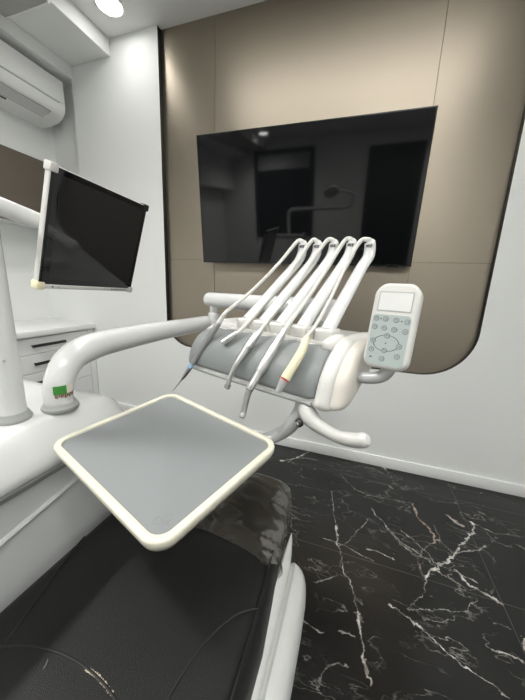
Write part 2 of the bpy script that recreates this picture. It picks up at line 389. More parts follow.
# cladding: three columns, two rows, 2 mm joints, over a dark backing board
b = bmesh.new()
box(-1.50, 1.996, .64, .71, 2.02, CEIL, bm=b, mi=1)
xs = [-1.462, -1.055, .262, .675]; zj = 1.358
for i in range(3):
    x0, x1 = xs[i]+.0012, xs[i+1]-.0012
    box(x0, 1.988, zj+.001, x1, 1.997, CEIL-.001, bm=b, mi=0)
    low = [p for p in op if p[1] < zj]
    # lower row follows the rounded bottom of the recess
    pl = [(x1, zj-.001)]
    import bisect
    oo = sorted(set(low), key=lambda p: p[0])
    def zlow(x):
        for a, c in zip(oo, oo[1:]):
            if a[0] <= x <= c[0]:
                if c[0]-a[0] < 1e-6: return min(a[1], c[1])
                return a[1]+(c[1]-a[1])*(x-a[0])/(c[0]-a[0])
        return .97
    N = 40
    pts = [(x0, zj-.001)] + [(x0+(x1-x0)*k/N, zlow(min(max(x0+(x1-x0)*k/N, oo[0][0]+.0005), oo[-1][0]-.0005))) for k in range(N+1)] + [(x1, zj-.001)]
    bb = bmesh.new(); fr = [bb.verts.new((x, 1.988, z)) for x, z in pts]; bk = [bb.verts.new((x, 1.997, z)) for x, z in pts]
    bb.faces.new(fr); bb.faces.new(bk[::-1])
    for k in range(len(fr)): bb.faces.new((fr[k], fr[(k+1) % len(fr)], bk[(k+1) % len(fr)], bk[k]))
    merge(b, bb, None, 0)
struct('trim_1', b, [M['bronze'], M['reveal']], smooth=20)
struct('baseboard_back', box(-2.25, 1.937, 0, XR, WY, .076, .003, 2), M['trim'])
struct('trim_2', box(-2.235, YB, 2.727, -1.865, WY, CEIL, .002, 1), M['wall'])
struct('trim_3', box(-2.56, YB, 2.645, -2.235, 2.0, CEIL), M['wall'])
struct('trim_4', box(XL, YB, 2.097, -2.56, 2.0, CEIL), M['wall'])
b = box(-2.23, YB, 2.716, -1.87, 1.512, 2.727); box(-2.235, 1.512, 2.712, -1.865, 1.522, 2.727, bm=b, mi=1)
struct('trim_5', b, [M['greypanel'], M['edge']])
# behind the camera: window with a blind, dark door
w = struct('window_1', box(-2.1, YB-.02, 1.2, -.95, YB+.03, 2.70, .004), M['wframe'])
link_mesh('glass', box(-2.02, YB+.03, 1.28, -1.03, YB+.034, 2.62), M['night'], w)
link_mesh('blind', box(-2.02, YB+.036, 2.38, -1.03, YB+.05, 2.62, .003), M['blind'], w)
d = struct('door_1', box(-.02, YB, 0, .86, YB+.04, 2.62, .004), M['doordark'])
link_mesh('door_handle', tube(catmull([(.06, YB+.04, 1.02), (.06, YB+.09, 1.02), (.10, YB+.095, 1.02), (.18, YB+.095, 1.02)], 5), .009), M['steel'], d)

# ------------------------------------------------------------------ ceiling lights
def downlight(loc):
    t = thing('downlight', 'x', 'ceiling light', loc, 'recessed ceiling downlights')
    x, y, z = loc
    link_mesh('frame', lathe((x, y, z), (0, 0, -1), [(0, .090), (.006, .090), (.009, .084), (.007, .074), (.003, .072), (0, .072)]), M['trim'], t)
    link_mesh('diffuser', lathe((x, y, z), (0, 0, -1), [(0, .071), (.005, .071), (.006, .06)]), M['lamp'], t)
    return t
def copy_tree(o, parent=None):
    c = o.copy(); COL.objects.link(c)
    if parent: c.parent = parent
    for ch in list(o.children): copy_tree(ch, c)
    return c
SPOTS = []
def spot(loc, w):
    l = bpy.data.lights.new('downlight_lamp', 'SPOT'); l.energy = w; l.spot_size = math.radians(150); l.spot_blend = 1.; l.shadow_soft_size = .14
    l.color = (1, .985, .955)
    o = bpy.data.objects.new('downlight_lamp', l); COL.objects.link(o); o.location = (loc[0], loc[1], loc[2]-.012)
d0 = downlight((-1.655, 1.75, CEIL)); spot((-1.655, 1.75, CEIL), 3); d0['label'] = 'glowing round downlight in the ceiling above the soffit corner'
for loc, lab in (((-1.72, -1.73, CEIL), 'round downlight in front of the blind, mirrored in the television'),
                 ((-1.69, .05, CEIL), 'round downlight above the worktop, left of the chair'),
                 ((.95, -.35, CEIL), 'round downlight over the bare floor right of the chair'),  # guessed fixture, added to light the right side
                 ((1.15, -1.73, CEIL), 'round downlight by the dark door behind the camera')):  # another guessed fixture, added for light and reflections
    c = copy_tree(d0); c.location = loc; c['label'] = lab; spot(loc, 150 if loc[0] < 0 else 55)
def added_panel(loc, lab, sx, sy, m='led'):  # invented ceiling panels, added for fill and reflections
    x, y, z = loc
    t = thing('ceiling_panel_light', lab, 'ceiling light', loc, 'flat ceiling panel lights')
    b = bmesh.new()
    for a in ((-sx, -sy, sx, -sy+.02), (-sx, sy-.02, sx, sy), (-sx, -sy, -sx+.02, sy), (sx-.02, -sy, sx, sy)):
        box(x+a[0], y+a[1], z-.012, x+a[2], y+a[3], z, bm=b)
    link_mesh('frame', b, M['trim'], t)
    link_mesh('diffuser', box(x-sx+.02, y-sy+.02, z-.008, x+sx-.02, y+sy-.02, z), M[m], t)
    return t
added_panel((.25, -.75, CEIL), 'flat rectangular panel light in the ceiling behind the camera', .6, .3)  # unseen panel added as soft fill light
added_panel((-.32, 1.10, CEIL), 'flat rectangular panel light in the ceiling in front of the television', .98, .15, 'led2')  # unseen panel added so the bronze wall has something bright to reflect

# ------------------------------------------------------------------ television
tvm = frame((-.4185, 1.876, 1.7145), (1, .013, -.004), (-.003, -.117, .993))   # x right, y up, z towards the room
tv = thing('television', 'large black flat screen television tilted on the bronze wall', 'television', (-.42, 1.93, 1.33))
W, Hh = 1.362, .772
link_mesh('housing', prism(rrect(W, Hh, .006, 2), -.03, -.004, .002, tvm), M['bezel'], tv)
b = prism(rrect(W-.30, Hh-.25, .02, 3), -.062, -.029, .006, tvm); link_mesh('back_cover', b, M['black'], tv)
bm = bmesh.new()
t_ = .006
for a in ((-W/2, Hh/2-t_, W/2, Hh/2), (-W/2, -Hh/2, W/2, -Hh/2+.010), (-W/2, -Hh/2, -W/2+t_, Hh/2), (W/2-t_, -Hh/2, W/2, Hh/2)):
    box(a[0], a[1], -.006, a[2], a[3], .0015, mtx=tvm, bm=bm)
link_mesh('bezel', bm, M['bezel'], tv)
link_mesh('screen', box(-W/2+t_, -Hh/2+.010, -.005, W/2-t_, Hh/2-t_, 0, mtx=tvm), M['tvglass'], tv)
link_mesh('sensor', box(W/2-.13, -Hh/2-.006, -.012, W/2-.07, -Hh/2, 0, mtx=tvm), M['black'], tv)
b = box(-.25, -.22, -.088, .25, .22, -.06, mtx=tvm)
for x in (-.2, .2):
    p = tvm @ Vector((x, .22, -.07)); q = Vector((p.x, 1.988, p.z)); cyl(p, q, .012, 12, bm=b)
    p = tvm @ Vector((x, -.2, -.075)); q = Vector((p.x, 1.988, p.z)); cyl(p, q, .012, 12, bm=b)
link_mesh('wall_mount', b, M['black'], tv)

# ------------------------------------------------------------------ air conditioner
ac = thing('air_conditioner', 'white wall mounted split air conditioner under the bulkhead', 'air conditioner', (-2.42, 1.45, 2.335))
prof = [(-2.56, 2.622), (-2.31, 2.622), (-2.292, 2.612), (-2.285, 2.59), (-2.283, 2.45), (-2.29, 2.412), (-2.318, 2.378), (-2.37, 2.352), (-2.46, 2.338), (-2.56, 2.338)]
b = loft([[(x, y, z) for x, z in prof] for y in (1.0, 1.905)])
link_mesh('body', b, M['ac'], ac, smooth=35)
link_mesh('front_panel', box(-2.286, 1.004, 2.462, -2.2785, 1.901, 2.608, .003), M['ac'], ac)
b = bmesh.new()
f1 = [(-2.3145, 2.377), (-2.43, 2.3385)]
dx, dz = f1[1][0]-f1[0][0], f1[1][1]-f1[0][1]; ln = math.hypot(dx, dz); nx, nz = dz/ln, -dx/ln
nx, nz = (nx, nz) if nz < 0 else (-nx, -nz)
def flap(y0, y1, a, c, t):
    return loft([[(f1[0][0]+dx*a+nx*s, y, f1[0][1]+dz*a+nz*s) for s in (.0, t)] + [(f1[0][0]+dx*c+nx*s, y, f1[0][1]+dz*c+nz*s) for s in (t, .0)] for y in (y0, y1)])
link_mesh('air_flap', flap(1.05, 1.80, -.02, .62, .006), M['acgrey'], ac)
link_mesh('flap_gap', flap(1.045, 1.806, -.06, .68, .003), M['greytrim'], ac)
for k in range(5): link_mesh('marking', flap(1.12+k*.1, 1.17+k*.1, .74, .86, .004), M['inkgrey'], ac)
link_mesh('panel_gap', box(-2.2845, 1.002, 2.452, -2.2815, 1.86, 2.458), M['greytrim'], ac)

# ------------------------------------------------------------------ wall cabinet, base cabinet, worktop
wc = thing('wall_cabinet', 'brown fronted wall cabinet below the air conditioner', 'cabinet', (-2.68, 1.1, 1.595))
link_mesh('body', box(XL+.004, .2, 1.60, -2.57, 1.995, 2.094), M['cab'], wc)
link_mesh('door', box(-2.57, .2, 1.592, -2.55, 1.125, 2.096, .001), M['brown'], wc)
link_mesh('door', box(-2.57, 1.127, 1.592, -2.55, 1.995, 2.096, .001), M['brown'], wc)
lb = link_mesh('light_bar', box(-2.66, .25, 1.583, -2.62, 1.98, 1.60, .003), M['steel'], wc)
for k in range(6): link_mesh('hinge_plate', box(-2.60, .4+k*.27, 1.588, -2.575, .52+k*.27, 1.6, .003), M['steel'], wc)
bc = thing('base_cabinet', 'white base cabinet with black bar handles under the worktop', 'cabinet', (-2.5, 1.56, 0))
link_mesh('body', box(XL+.004, 1.17, .10, -2.272, 1.998, .755), M['cab'], bc)
link_mesh('toe_kick', box(XL+.004, 1.17, 0, -2.30, 1.94, .10), M['cab'], bc)
link_mesh('filler_strip', box(-2.272, 1.893, .0, -2.252, 1.948, .745), M['cab'], bc)
for z0, z1 in ((.623, .742), (.478, .619), (.333, .474), (.188, .329), (.103, .184)):
    dr = link_mesh('drawer', box(-2.272, 1.175, z0, -2.252, 1.889, z1, .0015, 1), M['cab'], bc)
    if z0 > .15:
        zc = (z0+z1)/2 - (0 if z0 < .6 else -.002)
        h = box(-2.232, 1.41, zc-.0105, -2.222, 1.665, zc+.0105, .002)
        for y in (1.425, 1.65): box(-2.253, y-.006, zc-.006, -2.228, y+.006, zc+.006, bm=h)
        link_mesh('handle', h, M['black'], dr)
bc2 = thing('base_cabinet', 'plain white base cabinet out of frame left of the drawers', 'cabinet', (-2.5, .8, 0))
link_mesh('body', box(XL+.004, .42, .10, -2.272, 1.168, .755), M['cab'], bc2)
link_mesh('toe_kick', box(XL+.004, .42, 0, -2.30, 1.168, .10), M['cab'], bc2)
for y0, y1 in ((.424, .793), (.797, 1.166)): link_mesh('door', box(-2.272, y0, .104, -2.252, y1, .742, .0015, 1), M['cab'], bc2)
tag(link_mesh('worktop', box(XL+.004, .40, .755, -2.225, 1.998, .797, .002), M['top']), 'white worktop lying on the drawer cabinet', 'worktop')

# ------------------------------------------------------------------ chair-side console
con = thing('dental_console', 'white moulded console beside the chair carrying both posts', 'dental unit', (-.85, .05, 0))
def console_ring(y, s, drop):
    zt = .9-drop
    pr = [(-.572, .805-drop*.25), (-.552, .809-drop*.3), (-.546, .817-drop*.4), (-.548, .832-drop*.55), (-.557, .848-drop*.7), (-.573, .872-drop*.9), (-.588, .892-drop), (-.597, .8985-drop), (-.615, zt), (-.74, zt), (-.98, zt),
          (-1.02, .893-drop), (-1.05, .86-drop), (-1.06, .80-drop*.3), (-1.06, .78-drop*.3), (-.60, .78-drop*.3), (-.572, .79-drop*.3)]
    cx = -.80
    return [(cx+(x-cx)*s, y, z) for x, z in pr]
rings = [console_ring(-.62, .9, .03), console_ring(-.60, .97, .008), console_ring(-.55, 1, 0), console_ring(-.1, 1, 0), console_ring(.3, 1, 0), console_ring(.46, 1, .0)]
for y, s, dr in ((.51, .99, .004), (.545, .965, .014), (.575, .92, .032), (.60, .85, .055), (.615, .76, .08)): rings.append(console_ring(y, s, dr))
b = loft(rings); link_mesh('top_shell', b, M['white'], con, smooth=50)
def side_ring(y, inset, z0, z1): return [(-.582-inset, y, z1), (-.578-inset, y, z1-.03), (-.578-inset, y, z0), (-1.05+inset, y, z0), (-1.05+inset, y, z1)]
link_mesh('side_panel', loft([side_ring(-.58, .01, .06, .795), side_ring(-.55, 0, .06, .795), side_ring(.53, 0, .06, .795), side_ring(.575, .02, .06, .795), side_ring(.59, .05, .06, .795)]), M['side'], con, smooth=40)
b = tube(catmull([(-.5775, -.5, .61), (-.577, .0, .66), (-.577, .30, .712), (-.577, .42, .735), (-.577, .50, .752), (-.578, .56, .765)], 8), .006, 8); link_mesh('side_groove', b, M['side'], con)
link_mesh('shadow_gap', box(-.99, -.55, .78, -.5745, .535, .812), M['greytrim'], con)
link_mesh('foot', box(-1.0, -.5, 0, -.62, .5, .062, .004), M['greytrim'], con)

def collar(p, r, parent, name='collar'):
    return link_mesh(name, lathe(p, (0, 0, 1), [(0, r*1.18), (.004, r*1.24), (.008, r*1.22), (.0105, r*1.12), (.014, r*1.10), (.017, r*1.04), (.017, r*.9)]), M['greyrub'], parent)

# monitor stand
st = thing('monitor_stand', 'white round post on the console reaching up to the monitor', 'stand', (-.644, .353, .9))
collar((-.644, .353, .9), .0255, st)
ztop = 1.372
link_mesh('pole', lathe((-.644, .353, .9), (0, 0, 1), [(0, .0240), (.49, .0225), (.52, .022), (.53, .017)], 32), M['white'], st)
link_mesh('cross_arm', tube(catmull([(-.644, .353, 1.385), (-.70, .36, 1.390), (-.86, .375, 1.395), (-.985, .42, 1.40), (-1.01, .50, 1.396), (-1.0, .62, 1.373), (-.99, .80, 1.337)], 8), .0255, 24), M['white'], st)
for z in (1.113, 1.028): link_mesh('screw', lathe((-.644+.0205, .353-.0112, z), (.88, -.48, 0), [(0, .0024), (.0015, .0024)], 10), M['steel_d'], st)

# monitor (pose solved: faces the chair, tipped down)
mu = Vector((-.019, .999, -.033)); mv = Vector((.28, .066, .958))
mm = frame((-.916, .854, 1.3177), mu, mv)      # x along the screen, y up, z = out of the screen
mo = thing('monitor', 'black screen monitor in a white frame on the arm', 'monitor', (-.92, .81, 1.15))
mw, mh = .400, .363
link_mesh('housing', prism(rrect(mw, mh, .012, 4), -.026, -.004, .004, mm), M['white_pl'], mo)
bm = bmesh.new()
link_mesh('front_frame', prism(rrect(mw-.006, mh-.006, .006, 3), -.006, -.001, .001, mm), M['bezel'], mo)
link_mesh('screen', box(-mw/2+.03, -mh/2+.034, -.002, mw/2-.022, mh/2-.02, 0, mtx=mm), M['screen2'], mo)
link_mesh('glass_front', box(-mw/2+.010, -mh/2+.014, -.003, mw/2-.006, mh/2-.003, -.0004, mtx=mm), M['screen'], mo)
link_mesh('lower_frame', box(-mw/2, -mh/2, -.012, mw/2, -mh/2+.014, .002, .002, mtx=mm), M['white_pl'], mo)
for (x, y), k in (((-mw/2+.008, mh/2-.008), 'white_pl'), ((mw/2-.008, mh/2-.008), 'black'), ((-mw/2+.008, -mh/2+.008), 'aged'), ((mw/2-.008, -mh/2+.008), 'white_pl')):
    link_mesh('corner_cap', box(x-.0125, y-.0125, -.028, x+.0125, y+.0125, .003, .004, mtx=mm), M[k], mo)
b = bmesh.new()
lathe(mm @ Vector((-mw/2+.045, -mh/2+.007, .002)), mm.to_3x3() @ Vector((0, 0, 1)), [(0, .003), (.001, .003)], 10, bm=b)
lathe(mm @ Vector((-mw/2+.065, -mh/2+.007, .002)), mm.to_3x3() @ Vector((0, 0, 1)), [(0, .0015), (.001, .0015)], 10, bm=b)
link_mesh('indicator', b, M['ink'], mo)
b = bmesh.new()
for k in range(9): box(mw/2-.115+k*.0095, -mh/2+.0045, .0018, mw/2-.109+k*.0095, -mh/2+.0095, .0024, mtx=mm, bm=b)
link_mesh('marking', b, M['inkgrey'], mo)
b = lathe(mm @ Vector((0, 0, -.025)), mm.to_3x3() @ Vector((0, 0, -1)), [(0, .05), (.02, .05), (.03, .03), (.05, .024)], 20)
link_mesh('mount', b, M['white_pl'], mo)

# ------------------------------------------------------------------ delivery unit
HO = Vector((-.246, .6025, .965)); HYAW = math.radians(-19.5)
HM = Matrix.Translation(HO) @ Matrix.Rotation(HYAW, 4, 'Z')
def H(*p): return HM @ Vector(p)
def HP(pts): return [H(*p) for p in pts]
SB = Vector((-.612, .428, .9))
du = thing('delivery_unit', 'white delivery unit swung over the chair on a curved arm', 'dental delivery unit', SB)
collar(SB, .0292, du, 'base_collar')
arm_pts = [SB, SB+Vector((-.001, -.001, .03)), SB+Vector((-.003, .008, .066)), SB+Vector((-.008, .04, .102)), SB+Vector((-.013, .095, .118)), (-.631, .62, 1.022), (-.622, .80, 1.024), (-.605, .95, 1.026), (-.593, 1.05, 1.028)]
rr = [.0275, .0278, .0292, .0312, .0325, .032, .0305, .029, .028]
sa = link_mesh('swing_arm', tube(catmull(arm_pts, 8), lerp_r(rr, 8), 32), M['white'], du)
# sticker wrapped on the riser
def wrap(c, r, a0, a1, z0, z1, name, m, n=10):
    return link_mesh(name, loft([[(c.x+r*math.cos(a), c.y+r*math.sin(a), z) for a in [math.radians(a0+(a1-a0)*k/n) for k in range(n+1)]] for z in (z0, z1)], cap=False, closed=False), m, sa)
cc = SB+Vector((-.001, .001, 0))
wrap(cc, .0288, -56, -6, .940, .959, 'green_sticker', M['sgreen'])
wrap(cc, .0288, -5, 28, .939, .959, 'pale_sticker', M['swhite'])
b = bmesh.new()
rnd = random.Random(2)
a = -52
while a < 24:
    wd = rnd.uniform(3, 8); h = rnd.uniform(.0035, .008)
    merge(b, loft([[(cc.x+  .0291*math.cos(t), cc.y+  .0291*math.sin(t), z) for t in [math.radians(a+wd*k/3) for k in range(4)]] for z in (.9385-h, .9405)], cap=False, closed=False))
    a += wd+rnd.uniform(.5, 2)
link_mesh('sticker_print', b, M['sbrown'], sa)
# spring arm and its pivot
e0, e1 = H(-.494, .325, .156), H(.105, .325, .160)
pv = H(-.452, .325, .156)
b = lathe((pv.x, pv.y, 1.02), (0, 0, 1), [(0, .024), (.045, .024), (.05, .021)], 24)
link_mesh('pivot_housing', b, M['white'], du)
link_mesh('pivot_pin', cyl((pv.x, pv.y, 1.06), (pv.x, pv.y, 1.10), .017, 20), M['steel'], du)
dirv = (e1-e0).normalized()
sp_ = link_mesh('spring_arm', lathe(e0, dirv, [(0, .016), (.003, .023), (.010, .028), (.02, .0295), (.2, .0295), (.56, .031), (.575, .029), (.583, .022)], 32), M['white'], du)
b = bmesh.new()
for k in (.035, .052):
    c = e0+dirv*k; nrm = Vector((-dirv.y, dirv.x, 0)); nrm = -nrm if nrm.y > 0 else nrm
    nrm = (nrm*.93+Vector((0, 0, -.36))).normalized()
    link_mesh('screw', lathe(c+nrm*.0290, nrm, [(0, .0022), (.0012, .0022)], 10), M['steel_d'], sp_)
b = tube(HP([(.07, .325, .16), (.07, .30, .14), (.07, .25, .11)]), [.026, .026, .03], 20); link_mesh('head_joint', b, M['white'], du)

# delivery head shell
prof = [(-.012, -.002), (-.007, .02), (.004, .05), (.026, .079), (.052, .100), (.082, .114), (.12, .120), (.18, .121), (.235, .117), (.262, .108), (.266, .097), (.225, .082), (.155, .058), (.092, .031), (.045, .007), (.010, -.010)]
prof = [(p.x, p.y) for p in catmull([(a, c, 0) for a, c in prof], 4, True)]
cv, cw = .10, .06
def hring(u, s, off):
    out = []
    for v, w in prof:
        fr = 1. if v < .1 and w > -.004 else 0.
        vv, ww = cv+(v-cv)*s, cw+(w-cw)*s
        if fr: vv += off*.85; ww -= off*.55
        out.append((u, vv, ww))
    return out
hr = [hring(-.207, .60, .01), hring(-.206, .80, .01), hring(-.202, .90, .01), hring(-.193, .965, .009), hring(-.18, .985, .009), hring(0, .985, .009), hring(.196, .985, .009),
      hring(.1975, 1, .0), hring(.201, 1.018, -.004), hring(.208, 1.026, -.006), hring(.217, 1.022, -.005), hring(.2245, 1.0, -.003), hring(.2285, .97, 0), hring(.228, .94, 0)]
head = link_mesh('delivery_head', loft(hr, mtx=HM), M['white_pl'], du, smooth=50)
link_mesh('end_cap', loft([hring(.2260, .955, 0), hring(.2310, .965, 0), hring(.2370, .955, 0), hring(.2440, .92, 0), hring(.2490, .87, 0), hring(.2525, .79, 0), hring(.2545, .68, 0), hring(.2555, .5, 0), hring(.256, .3, 0)], mtx=HM), M['ivory'], head, smooth=60)
# grey instrument pad laid over the sloping front
pc = catmull([(0, .002, 0), (.003, .028, 0), (.013, .052, 0), (.029, .072, 0), (.050, .0885, 0), (.074, .0985, 0)], 8)
def padpt(u, s, off):
    i = min(int(s*(len(pc)-1)), len(pc)-2); f = s*(len(pc)-1)-i; p = pc[i].lerp(pc[i+1], f); tg = (pc[i+1]-pc[i]).normalized()
    return (u, p.x-tg.y*off, p.y+tg.x*off)
plen = sum((pc[i+1]-pc[i]).length for i in range(len(pc)-1))
def padring(inset, off):
    out = []
    for x, y in rrect(.392-2*inset, plen-2*inset, (max(.022-inset, .004), max(.05-inset, .01), max(.012-inset, .003), max(.014-inset, .003)), 8):
        out.append((x, y))
    # densify straight runs so the sheet bends round the profile
    den = []
    for (x0, y0), (x1, y1) in zip(out, out[1:]+out[:1]):
        nn = max(1, int(math.hypot(x1-x0, y1-y0)/.006)) if inset < 1 else 1
        for k in range(nn): den.append((x0+(x1-x0)*k/nn, y0+(y1-y0)*k/nn))
    return den
base_outline = padring(0, 0)
def padsheet():
    bmx = bmesh.new(); NU, NS = 66, 22
    rad = dict(tr=.022, tl=.062, bl=.012, br=.014)
    def ulim(s):
        y = s*plen; lo, hi = -.196, .196
        def cut(d, r): return r-math.sqrt(max(r*r-(r-d)**2, 0)) if d < r else 0
        return lo+max(cut(plen-y, rad['tl']), cut(y, rad['bl'])), hi-max(cut(plen-y, rad['tr']), cut(y, rad['br']))
    top = []; bot = []
    for j in range(NS+1):
        s = j/NS; lo, hi = ulim(s); row = []; rowb = []
        for i in range(NU+1):
            a = i/NU; u = lo+(hi-lo)*a
            e = min((u-lo), (hi-u), s*plen, (1-s)*plen); off = .0065*math.sqrt(max(0, 1-(1-min(e/.006, 1))**2))
            g = 0
            # five shallow rests pressed into the pad
            for uc in (-.13, -.06, .005, .065, .135):
                g += .0035*math.exp(-((u-uc)/.018)**2)*min(1, max(0, (s-.55)/.3))
            row.append(bmx.verts.new(padpt(u, s, off+.001-g))); rowb.append(bmx.verts.new(padpt(u, s, -.006)))
        top.append(row); bot.append(rowb)
    for j in range(NS):
        for i in range(NU):
            bmx.faces.new((top[j][i], top[j][i+1], top[j+1][i+1], top[j+1][i])); bmx.faces.new((bot[j][i], bot[j+1][i], bot[j+1][i+1], bot[j][i+1]))
    for j in range(NS):
        bmx.faces.new((top[j][0], top[j+1][0], bot[j+1][0], bot[j][0])); bmx.faces.new((top[j][NU], bot[j][NU], bot[j+1][NU], top[j+1][NU]))
    for i in range(NU):
        bmx.faces.new((top[0][i], bot[0][i], bot[0][i+1], top[0][i+1])); bmx.faces.new((top[NS][i], top[NS][i+1], bot[NS][i+1], bot[NS][i]))
    bmesh.ops.transform(bmx, matrix=HM, verts=bmx.verts); return bmx
link_mesh('instrument_pad', padsheet(), M['pad'], head, smooth=60)
link_mesh('front_lip', tube(HP([(-.185, -.004, -.004), (-.1, -.005, -.005), (.1, -.005, -.005), (.19, -.004, -.004)]), .0045, 10), M['greyrub'], head)
link_mesh('top_ledge', box(-.165, .072, .094, .192, .098, .1085, .004, 2, HM), M['white_pl'], head)
ARMS = [[(-0.076, 0.1, 0.137), (-0.047, 0.29, 0.292), (-0.048, 0.315, 0.321), (-0.048, 0.32, 0.350)],
        [(-0.021, 0.1, 0.127), (0.001, 0.29, 0.290), (0.002, 0.315, 0.319), (0.002, 0.32, 0.348)],
        [(0.033, 0.1, 0.121), (0.052, 0.29, 0.291), (0.053, 0.315, 0.318), (0.054, 0.32, 0.347)],
        [(0.095, 0.1, 0.123), (0.104, 0.29, 0.291), (0.106, 0.315, 0.321), (0.106, 0.32, 0.347)],
        [(0.159, 0.1, 0.126), (0.153, 0.29, 0.280), (0.159, 0.315, 0.310), (0.157, 0.32, 0.342)]]
for k, a in enumerate(ARMS):
    a = [Vector(p) for p in a]; a[0].z = .128
    sb = box(a[0].x-.0215, .078, .104, a[0].x+.0215, .132, .1345, .007, 3, HM)
    link_mesh('arm_socket', sb, M['white_pl'], head)
    if k < 4:
        link_mesh('cover_plate', box(a[0].x+.0225, .083, .104, a[0].x+.0395, .128, .127, .003, 2, HM), M['ivory'], head)
    p = [a[0], a[0].lerp(a[1], .33), a[0].lerp(a[1], .66), a[1], a[2], a[3]+Vector((0, -.001, .000)), a[3]+Vector((-.004, -.004, .007))]
    r = [.0175, .0172, .0168, .0162, .0158, .0142, .007]
    wa = link_mesh('whip_arm', tube(catmull(HP(p), 6), lerp_r(r, 6), 16, flat=(.62, 1.0), up=(H(0, -.7, .7)-H(0, 0, 0))), M['white'], du)
    # little printed mark on the tip
    b = bmesh.new(); c = a[3]+Vector((.001, -.0098, -.008))
    for x0, x1, z0, z1 in ((-.006, -.0045, -.003, .003), (-.0045, -.002, -.0005, .001), (-.003, -.0015, -.003, .003), (-.0005, .001, -.003, .003), (.001, .003, .0018, .003), (.001, .003, -.003, -.0018), (.004, .0055, -.003, .003), (.0055, .0075, .0018, .003), (.0055, .007, -.0006, .0006), (.0055, .0075, -.003, -.0018)):
        box(c.x+x0*1.1, c.y-.0012, c.z+z0*1.15, c.x+x1*1.1, c.y+.0035, c.z+z1*1.15, mtx=HM, bm=b)
    link_mesh('printed_mark', b, M['ink'], wa)
link_mesh('end_lobe', lathe(H(.182, .060, .104), H(.3, 1, .25)-H(0, 0, 0), [(-.010, .003), (-.008, .009), (-.003, .0135), (.006, .0155), (.03, .0165), (.045, .012)], 24), M['white_pl'], head)
# tray arm below the head
tp = [(.150, .045, .012), (.150, .035, -.012), (.1475, .027, -.045), (.128, .021, -.083), (.101, .014, -.110), (.07, -.02, -.1225), (-.03, -.17, -.1235)]
link_mesh('tray_arm', tube(catmull(HP(tp), 8), lerp_r([.0165, .0165, .0160, .0155, .0150, .0145, .0145], 8), 18), M['silver'], du)
# positioning handle
hp = [(.170, .018, -.008), (.174, .008, -.024), (.188, .001, -.036), (.206, .0, -.0455), (.232, .0, -.0515), (.258, .0, -.0525), (.280, .0, -.0485), (.296, .0, -.042), (.3035, .0, -.0385), (.306, .0, -.0372)]
hd = link_mesh('handle', tube(catmull(HP(hp), 7), lerp_r([.018, .0215, .0210, .0170, .0148, .0150, .0162, .0160, .0115, .003], 7), 20, flat=(1.0, .85)), M['white_pl'], du)
dq = H(-.25, -1, -.25)-H(0, 0, 0)
link_mesh('knob', lathe(H(.1715, -.012, -.045), dq, [(0, .009), (.006, .009), (.008, .0075), (.008, .004)], 20), M['black'], hd)
link_mesh('bolt', lathe(H(.170, -.019, -.0465), dq, [(0, .0055), (.003, .0055), (.004, .003)], 12), M['steel'], hd)
# control panel and bracket
br = [(.225, .075, .052), (.248, .062, .053), (.275, .056, .057), (.298, .055, .066), (.308, .060, .082), (.310, .066, .102)]
link_mesh('panel_bracket', tube(catmull(HP(br), 7), .0115, 18), M['silver'], du)
PX = H(1, -.02, 0)-H(0, 0, 0); PY = H(0, .22, 1)-H(0, 0, 0)
pm = frame(H(.3035, .045, .1605), PX, PY)      # z towards the dentist
PWd, PHt = .077, .146
ol = rrect(PWd, PHt, (.020, .020, .016, .016), 8)
ol = [(x, y+(.005*(1-(x/(PWd/2))**2) if y > 0 else -.004*(1-(x/(PWd/2))**2))) for x, y in ol]
def pring(i, z):
    q = rrect(PWd-2*i, PHt-2*i, (.020-i*.8, .020-i*.8, .016-i*.7, .016-i*.7), 8)
    return [(x, y+(.005*(1-(x/(PWd/2))**2) if y > 0 else -.004*(1-(x/(PWd/2))**2)), z) for x, y in q]
cp = link_mesh('control_panel', loft([pring(.006, -.026), pring(.002, -.0245), pring(0, -.020), pring(0, -.007), pring(.0012, -.003), pring(.0035, -.0008), pring(.0065, 0)], mtx=pm), M['white_pl'], du, smooth=60)
def fm(px, py):
    t = (py-55)/570.; xl = 160-95*t; xr = 458-108*t
    return ((px-xl)/(xr-xl)-.5)*PWd, (.5-t)*(PHt+.008)
x0, y0 = fm(194, 122); x1, y1 = fm(378, 238); dxx = (x0+x1)/2
link_mesh('display_rim', prism([(dxx+x, (y0+y1)/2+y) for x, y in rrect(x1-x0+.004, y0-y1+.004, .002, 3)], -.002, .0006, mtx=pm), M['lcdrim'], cp)
link_mesh('display', prism([(dxx+x, (y0+y1)/2+y) for x, y in rrect(x1-x0, y0-y1, .0015, 3)], -.002, .0010, mtx=pm), M['lcd'], cp)
kx0, ky0 = fm(132, 266); kx1, ky1 = fm(365, 592)
kx0 = -PWd/2+.006; kx1 = PWd/2-.0075
kp = [((kx0+kx1)/2+x, (ky0+ky1)/2+y+(-.003*(1-(x/((kx1-kx0)/2))**2) if y < 0 else 0)) for x, y in rrect(kx1-kx0, ky0-ky1, .007, 6)]
link_mesh('keypad', prism(kp, -.002, .0007, mtx=pm), M['keypad'], cp)
def ring_(c, r0, r1, z0, z1, n=22, rx=1., ry=1., bm=None):
    b = bmesh.new(); A = []
    for k in range(n):
        a = 2*PI*k/n; ca, s_ = math.cos(a)*rx, math.sin(a)*ry
        A.append([b.verts.new((c[0]+q*ca, c[1]+q*s_, z)) for q, z in ((r0, z0), (r0, z1), (r1, z1), (r1, z0))])
    for k in range(n):
        for j in range(4): b.faces.new((A[k][j], A[(k+1) % n][j], A[(k+1) % n][(j+1) % 4], A[k][(j+1) % 4]))
    return merge(bm if bm is not None else bmesh.new(), b, pm)
